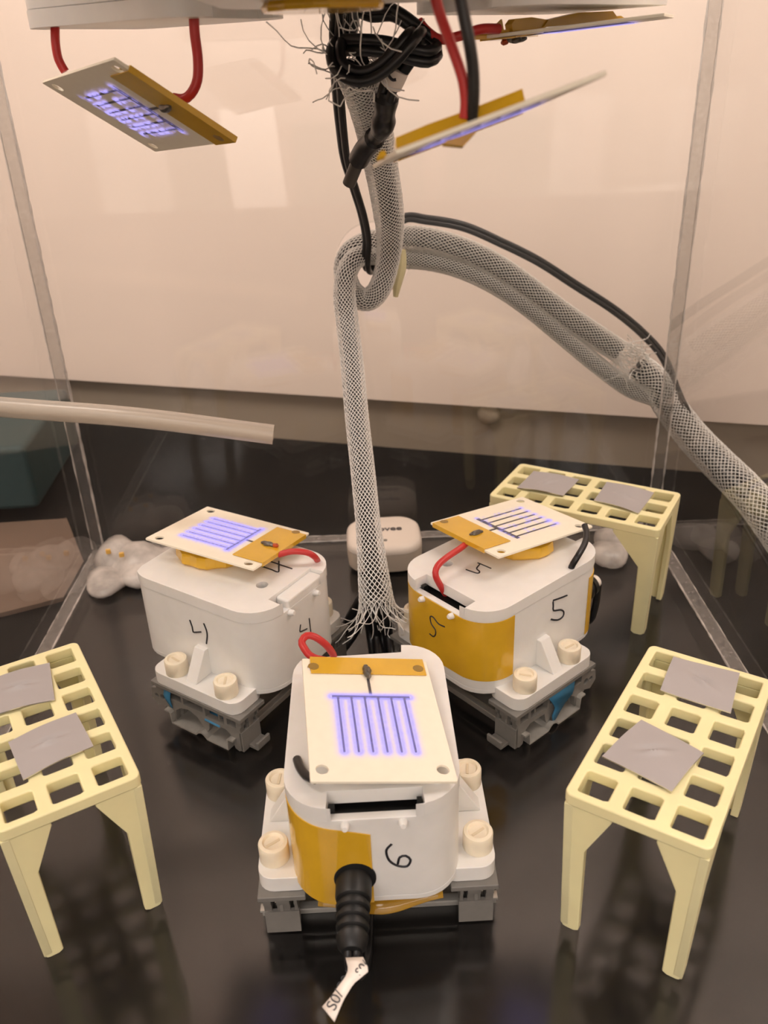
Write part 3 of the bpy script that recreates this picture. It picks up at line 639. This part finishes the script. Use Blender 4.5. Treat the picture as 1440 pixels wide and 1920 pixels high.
# flag tag
def tagpt(x, y, z): return atz(x, y, z)
Lf = [tagpt(648, 1796, 4.6), tagpt(652, 1822, 4.7), tagpt(634, 1850, 4.5), tagpt(618, 1872, 4.3), tagpt(604, 1888, 4.1)]
Rt_ = [tagpt(681, 1795, 4.8), tagpt(690, 1822, 4.9), tagpt(666, 1842, 4.6), tagpt(646, 1872, 4.4), tagpt(627, 1916, 4.1)]
tg = ribbon('flag_tag', 'paper', pl, Lf, Rt_, .04)
def text(body, size, mtx, m, par, name='lettering', th=.0):
    c = bpy.data.curves.new(name, 'FONT'); c.body = body; c.size = size*S; c.extrude = .012*S; c.align_x = 'CENTER'; c.align_y = 'CENTER'; c.offset = th*S
    o = bpy.data.objects.new(name, c); sc.collection.objects.link(o); bpy.context.view_layer.update()
    me = bpy.data.meshes.new_from_object(o.evaluated_get(bpy.context.evaluated_depsgraph_get())); bpy.data.objects.remove(o)
    me.materials.clear(); me.materials.append(M[m]); o = bpy.data.objects.new(name, me); sc.collection.objects.link(o); o.parent = par; o.matrix_local = mtx; return o
def frame_at(c, xdir, nrm, off=.06):
    n = Vector(nrm).normalized(); x = Vector(xdir); x = (x-n*x.dot(n)).normalized(); y = n.cross(x)
    m = Matrix((x, y, n)).transposed().to_4x4(); m.translation = (Vector(c)+n*off)*S; return m
for (xa, ya, xb, yb_) in ((644, 1852, 656, 1832), (624, 1890, 638, 1864), (676, 1824, 686, 1810)):
    a = tagpt((xa+xb)/2-2, (ya+yb_)/2, 4.42 if xa < 670 else 4.75); d = tagpt(xb, yb_, 3.3)-tagpt(xa, ya, 3.2)
    text('S0/', .58 if xa < 670 else .45, frame_at(a, d, (0, -.3, 1), .1), 'ink', pl)
# plug of housing 5 on its far side
pl5 = empty('power_plug', (0, 0, 0), 0, 'black ribbed plug at the back of the housing marked 5', 'plug')
A5 = Vector((12.3, 47.2, 5.0)); D5 = Vector((.72, .6, .05))
B().lathe([(.85, -1), (.85, .3), (.7, .36), (.7, .5), (.82, .56), (.8, .85), (.66, .9), (.66, 1.05), (.76, 1.1), (.7, 1.45), (.4, 1.6)], A5, D5).build('plug_body', 'black', pl5)
B().lathe([(.42, 1.55), (.42, 2.0), (.3, 2.05)], A5, D5).build('white_tag', 'paper', pl5)
B().tube(spline([A5+D5*1.8, A5+D5*2.4+Vector((0, 0, -.4)), A5+D5*2.4+Vector((-.3, .3, -3.5)), Vector((12.0, 50.5, .4)), Vector((6, 52, .3))], .3), .25, 8).build('cable', 'black', pl5)
# ------------------------------------------------------------------ small white sensor
sn = empty('wireless_sensor', (-.1, 61.3, 0), R(2), 'small rounded white sensor with grey lettering on the box floor behind the sleeve', 'sensor')
def squircle(z, a, b, r): return [(x, y, z) for x, y in rr(a, b, r, 8)]
rings = [(0.05, 5.3, 5.0, 1.6), (.25, 5.85, 5.5, 1.8), (1.0, 6.0, 5.6, 1.85)]
def loft(rings):
    v = []; f = []; n = 36
    for z, a, b, r in rings: v += squircle(z, a, b, r)
    for i in range(len(rings)-1):
        for k in range(n): k2 = (k+1) % n; f.append((i*n+k, i*n+k2, (i+1)*n+k2, (i+1)*n+k))
    f += [tuple(reversed(range(n))), tuple((len(rings)-1)*n+k for k in range(n))]
    return B().add(v, f)
tl = lambda b: b
loft(rings+[(1.75, 6.0, 5.6, 1.85)]).build('lower_case', 'sensor2', sn)  # darker tone imitates the shaded sides of the white case
loft([(1.78, 6.0, 5.6, 1.85), (1.95, 6.0, 5.6, 1.85), (2.2, 5.85, 5.45, 1.8), (2.35, 5.5, 5.1, 1.65), (2.42, 4.9, 4.6, 1.4)]).build('upper_case', 'sensor', sn)
text('Govee', 1.0, frame_at((.15, .35, 2.42), (1, 0, 0), (0, 0, 1), .02), 'trace', sn, th=.02)
B().lathe([(.17, 0), (.17, .02)], (.05, -1.5, 2.43)).build('indicator', 'grey', sn)
# ------------------------------------------------------------------ milky tube on the left
P0 = at(513, 815, 48); P1 = at(0, 764, 48); P2 = P1+(P1-P0)*.5
tb = empty('silicone_tube', P0, 0, 'milky translucent tube reaching in from the left, cut off square', 'tube')
tp = spline([P2-P0, P1-P0+Vector((0, 0, .04)), (P1-P0)*.5+Vector((0, 0, .22)), Vector((0, 0, 0))], .5)
b = B().tube(tp, .6, 24, cap=False); n0 = len(tp)
b2_ = B().tube(tp, .34, 24, cap=False); off = len(b.v); b.v += b2_.v; b.f += [tuple(i+off for i in reversed(f)) for f in b2_.f]
for e in (0, n0-1):
    for k in range(24):
        k2 = (k+1) % 24; b.f.append((e*24+k, e*24+k2, off+e*24+k2, off+e*24+k))
M['tubes'] = see_through('milky_tube_wall', (.95, .92, .88), .42, rough=.25, diffcol=(.88, .80, .70))
b.build('tube_wall', 'tubes', tb, recalc=True)
# ------------------------------------------------------------------ braided sleeves
def frames(P):
    m = len(P); T = [(P[min(i+1, m-1)]-P[max(i-1, 0)]).normalized() for i in range(m)]; u = T[0].orthogonal().normalized(); U = []; W = []
    for i in range(m):
        u = (u-T[i]*u.dot(T[i])).normalized(); U.append(u.copy()); W.append(T[i].cross(u))
    return T, U, W
def fast(name, V, F, m, par, kind=None):
    me = bpy.data.meshes.new(name); me.vertices.add(len(V)); me.vertices.foreach_set('co', (np.asarray(V, dtype=np.float32)*S).ravel())
    F = np.asarray(F, dtype=np.int32); me.loops.add(F.size); me.loops.foreach_set('vertex_index', F.ravel())
    me.polygons.add(len(F)); me.polygons.foreach_set('loop_start', np.arange(0, F.size, 4, dtype=np.int32)); me.polygons.foreach_set('use_smooth', np.ones(len(F), dtype=bool))
    me.update(calc_edges=True); me.validate(); me.materials.append(M[m]); o = bpy.data.objects.new(name, me); sc.collection.objects.link(o); o.parent = par
    if kind: o['kind'] = kind
    return o
def strands(lines, r, ns=4):
    V = []; F = []; base = 0
    for L in lines:
        L = np.asarray(L); m = len(L); T = np.gradient(L, axis=0); T /= np.linalg.norm(T, axis=1)[:, None]+1e-12
        ref = np.array([.13, .31, .94]); a = np.cross(T, ref); nn = np.linalg.norm(a, axis=1)[:, None]; a = a/(nn+1e-9); b_ = np.cross(T, a)
        ring = np.stack([L+(a*math.cos(2*PI*k/ns)+b_*math.sin(2*PI*k/ns))*r for k in range(ns)], 1).reshape(-1, 3); V.append(ring)
        i = np.arange(m-1)[:, None]*ns; k = np.arange(ns)[None, :]; k2 = (k+1) % ns
        F.append(np.stack([base+i+k, base+i+k2, base+i+ns+k2, base+i+ns+k], -1).reshape(-1, 4)); base += m*ns
    return np.concatenate(V), np.concatenate(F)
def sleeve(par, P, rad, N=22, pitch=9.0, r=.034, fray0=0, fray1=0, seed=1, step=None, splay=1.0, ns=4, flat=1.0, org=Vector()):
    P = [p-org for p in P]; T, U, W = frames(P); m = len(P); s = np.array([0]+list(np.cumsum([(P[i+1]-P[i]).length for i in range(m-1)])))
    rt_ = np.array([rad(i/(m-1)) for i in range(m)]); Pn = np.array(P); Un = np.array(U); Wn = np.array(W); g = random.Random(seed); lines = []; Tn = np.array(T)
    # phase advance keeps diamonds even
    for dr in (1, -1):
        for k in range(N):
            a = 2*PI*k/N+dr*2*PI*s/pitch
            wv = 1+dr*.022*np.cos(N*a/1.0)
            L = Pn+(Un*np.cos(a)[:, None]*flat+Wn*np.sin(a)[:, None])*(rt_*wv)[:, None]
            def tail(e, tdir, Ln):
                i = 0 if e == 0 else m-1
                rdir = (Vector(Un[i])*math.cos(a[i])+Vector(Wn[i])*math.sin(a[i])); tan = Vector(Wn[i])*math.cos(a[i])-Vector(Un[i])*math.sin(a[i])
                n = 9; Ln = Ln*g.uniform(.45, 1.2); sp = g.uniform(.2, 1.3)*splay; cur = Vector(L[i]); out = []; dv = (tdir*1.0+tan*dr*(1 if e else -1)*.5).normalized()
                j = Vector((g.uniform(-1, 1), g.uniform(-1, 1), g.uniform(-1, 1)))*.9
                for q in range(n):
                    t = (q+1)/n; dd = (dv*(1-t*.75)+rdir*sp*t*1.2+j*t+tdir*.25+Vector((math.sin(7*t+j.x*9), math.cos(6*t+j.y*9), math.sin(8*t+j.z*9)))*.5*t).normalized(); cur = cur+dd*Ln/n; out.append(np.array(cur))
                return out
            if fray1: L = np.vstack([L]+[x[None, :] for x in tail(1, Vector(Tn[-1]), fray1)])
            if fray0: L = np.vstack([x[None, :] for x in reversed(tail(0, -Vector(Tn[0]), fray0))]+[L])
            lines.append(L)
    V, F = strands(lines, r, ns); return fast('braided_mesh', V, F, 'braid', par, 'stuff')
def core(par, P, r, offs, org=Vector(), name='inner_cable'):
    P = [p-org for p in P]; T, U, W = frames(P)
    for a, d in offs:
        B().tube([P[i]+(U[i]*math.cos(a+i*.01)+W[i]*math.sin(a+i*.01))*d for i in range(len(P))], r, 8).build(name, 'black', par)
up_px = [(668, 128, 45.0), (686, 180, 48), (701, 240, 52), (714, 310, 56), (726, 380, 59), (731, 430, 61), (727, 490, 62.3), (712, 540, 62.8), (688, 562, 63.0), (661, 548, 63.1), (647, 512, 63.1), (655, 478, 63.2), (680, 460, 63.6), (712, 452, 65.0), (755, 447, 66.4), (800, 450, 66.7), (850, 463, 66.8), (900, 483, 66.9), (950, 512, 67), (1000, 548, 67), (1060, 592, 67), (1120, 632, 67), (1160, 658, 67)]
su = empty('braided_sleeve', (0, 0, 0), 0, 'upper white braided sleeve, frayed at the top, curling into the rear hole', 'cable sleeve')
PU = pxs(up_px, .22)
nU = len(PU)
def radU(t): 
    return 1.0 if t < .33 else 1.0-.2*min(1, (t-.33)/.08)+.1*min(1, max(0, t-.55)/.1)
sleeve(su, PU, radU, 22, 8.6, .031, fray0=4.6, fray1=2.5, seed=2, splay=.55)
core(su, PU, .36, [(0, .38), (2.1, .38), (4.2, .38)])
lo_px = [(706, 1128, 46.8), (700, 1075, 47.6), (690, 980, 49.5), (680, 880, 52), (669, 780, 55), (661, 690, 58), (652, 610, 60.4), (646, 555, 61.4), (651, 510, 61.9), (670, 483, 62.6), (706, 478, 64.3), (755, 485, 66.2), (800, 489, 66.5), (850, 500, 66.6), (900, 520, 66.7), (950, 548, 66.8), (1000, 584, 66.8), (1060, 634, 66.8), (1120, 684, 66.9), (1180, 728, 67), (1225, 745, 67)]
sl = empty('braided_sleeve', (0, 0, 0), 0, 'long white braided sleeve from the rear hole down to a frayed end near the floor', 'cable sleeve')
PL = pxs(lo_px, .22)
def radL(t): return .78+.34*max(0, 1-t/.1)**1.3 if t < .3 else .78-.1*min(1, max(0, (t-.4)/.08))
sleeve(sl, PL, radL, 20, 7.0, .030, fray0=2.7, seed=5, splay=1.15)
core(sl, PL[2:], .27, [(0, .28), (2.1, .28), (4.2, .28)])
so = empty('braided_sleeve', (0, 0, 0), 0, 'wide grey braided sleeve outside the right pane, running to the right edge', 'cable sleeve')
PO = pxs([(1195, 690, 67.2), (1225, 715, 67.2), (1258, 765, 67.0), (1300, 820, 65.5), (1350, 872, 63.2), (1400, 922, 60.8), (1450, 985, 58.5), (1520, 1090, 56)], .22)
sleeve(so, PO, lambda t: 1.2+.3*t, 22, 9.0, .036, fray0=2.5, seed=9, splay=.5)
core(so, PO, .42, [(0, .5), (2.1, .5), (4.2, .5)])
# black cable: from the knot through the hole and away
def twin(par, P, r, gap, org=Vector(), name='cable_jacket'):
    P = [p-org for p in P]; T, U, W = frames(P); b = B()
    for sgn in (-1, 1): b.tube([P[i]+W[i]*gap*sgn for i in range(len(P))], r, 10)
    return b.build(name, 'black', par)
bc = empty('black_cable', (0, 0, 0), 0, 'thin twin black cable left of the sleeve, passing through the rear hole to the right', 'cable')
Pc = pxs([(632, 20, 44), (630, 80, 45), (633, 160, 48), (640, 240, 51.5), (648, 300, 54.5), (664, 352, 57), (680, 405, 59.5), (688, 450, 61.2), (686, 490, 62.4), (690, 507, 63.6), (700, 500, 64.8), (715, 460, 66.2), (755, 411, 67.4), (800, 412, 67.6), (870, 425, 67.8), (940, 455, 67.9), (1010, 490, 68), (1080, 535, 68), (1150, 580, 68), (1205, 625, 68), (1245, 672, 67.6), (1272, 740, 66.5), (1310, 820, 65.0), (1352, 905, 62.5), (1400, 985, 60), (1470, 1100, 57)], .3)
twin(bc, Pc, .21, .16)
kn = empty('knotted_cable', (0, 0, 0), 0, 'thick twin black cable tied in a knot at the frayed top of the sleeve', 'cable')
c3p = lambda x, y, Y: (540+x*.2222, y*.2222, Y)
K1 = [c3p(520, -60, 45), c3p(530, 100, 45), c3p(520, 250, 45), c3p(440, 340, 44.5), c3p(400, 420, 43.6), c3p(430, 560, 43.0), c3p(560, 640, 42.6), c3p(700, 630, 42.4), c3p(850, 530, 42.2), c3p(960, 410, 42.1), c3p(1050, 300, 42.3), c3p(1085, 270, 43.2)]
K2 = [c3p(560, 60, 45.5), c3p(700, 110, 44.8), c3p(860, 100, 44.6), c3p(980, 160, 44.2), c3p(1110, 260, 44), c3p(1230, 350, 43.9), c3p(1260, 430, 43.6), c3p(1180, 480, 43.2), c3p(1020, 450, 43.2), c3p(840, 400, 43.4), c3p(640, 380, 43.6), c3p(450, 380, 44.4)]
K3 = [c3p(1085, 270, 43.2), c3p(1060, 400, 44), c3p(960, 560, 44.3), c3p(890, 660, 44.5), c3p(840, 760, 44.8), c3p(822, 840, 45)]
for K in (K1, K2, K3): twin(kn, pxs(K, .25), .24, .22)
wr = empty('cable_marker', (0, 0, 0), 0, 'white wrapped marker with a black stroke on the knotted cable', 'label')
Pw = pxs([c3p(925, 580, 44.35), c3p(895, 650, 44.45), c3p(868, 705, 44.6)], .2)
B().tube(Pw, .56, 18).build('wrap', 'paper', wr)
stk = [at(540+x*.2222, y*.2222, 43.68) for x, y in [(845, 625), (862, 655), (885, 675), (912, 672)]]
B().tube(spline(stk, .1), .07, 6).build('pen_stroke', 'ink', wr)
cn = empty('cable_connector', (0, 0, 0), 0, 'bulky black connector hanging below the white cable marker', 'connector')
Pn_ = pxs([c3p(830, 760, 45), c3p(826, 860, 45.3), c3p(815, 960, 45.8), c3p(790, 1080, 46.6), (700, 262, 48.5), (684, 280, 49.5), (672, 300, 50.3)], .15)
B().tube(Pn_, lambda t: (.56+.05*math.sin(30*t)) if .03 < t < .4 else (.4 if t < .58 else .55), 14).build('connector_body', 'black', cn)
B().tube(pxs([(672, 300, 50.3), (664, 320, 50.6), (654, 345, 51)], .15), .36, 14).build('connector_tip', mat('dark_grey_metal', (78, 74, 70), .4, metal=.4), cn)
# cables on the floor under the frayed end
def floorcable(pts, label, r=.33, gap=.32):
    o = empty('floor_cable', (0, 0, 0), 0, label, 'cable', 'black cables below the frayed sleeve'); twin(o, spline([atz(*p) for p in pts], .3), r, gap); return o
floorcable([(690, 1120, 4.5), (672, 1150, 2.8), (650, 1190, 1.2), (622, 1225, .6), (585, 1262, .4), (540, 1290, .3)], 'twin black cable running from the frayed sleeve down to the left', .35, .38)
floorcable([(702, 1120, 4.6), (698, 1160, 3.0), (700, 1190, 1.5), (706, 1230, .6), (710, 1262, .4)], 'twin black cable dropping straight from the frayed sleeve, left one', .3, .34)
floorcable([(712, 1120, 4.6), (718, 1160, 3.0), (722, 1190, 1.5), (728, 1230, .6), (733, 1262, .4)], 'twin black cable dropping straight from the frayed sleeve, right one', .3, .4)
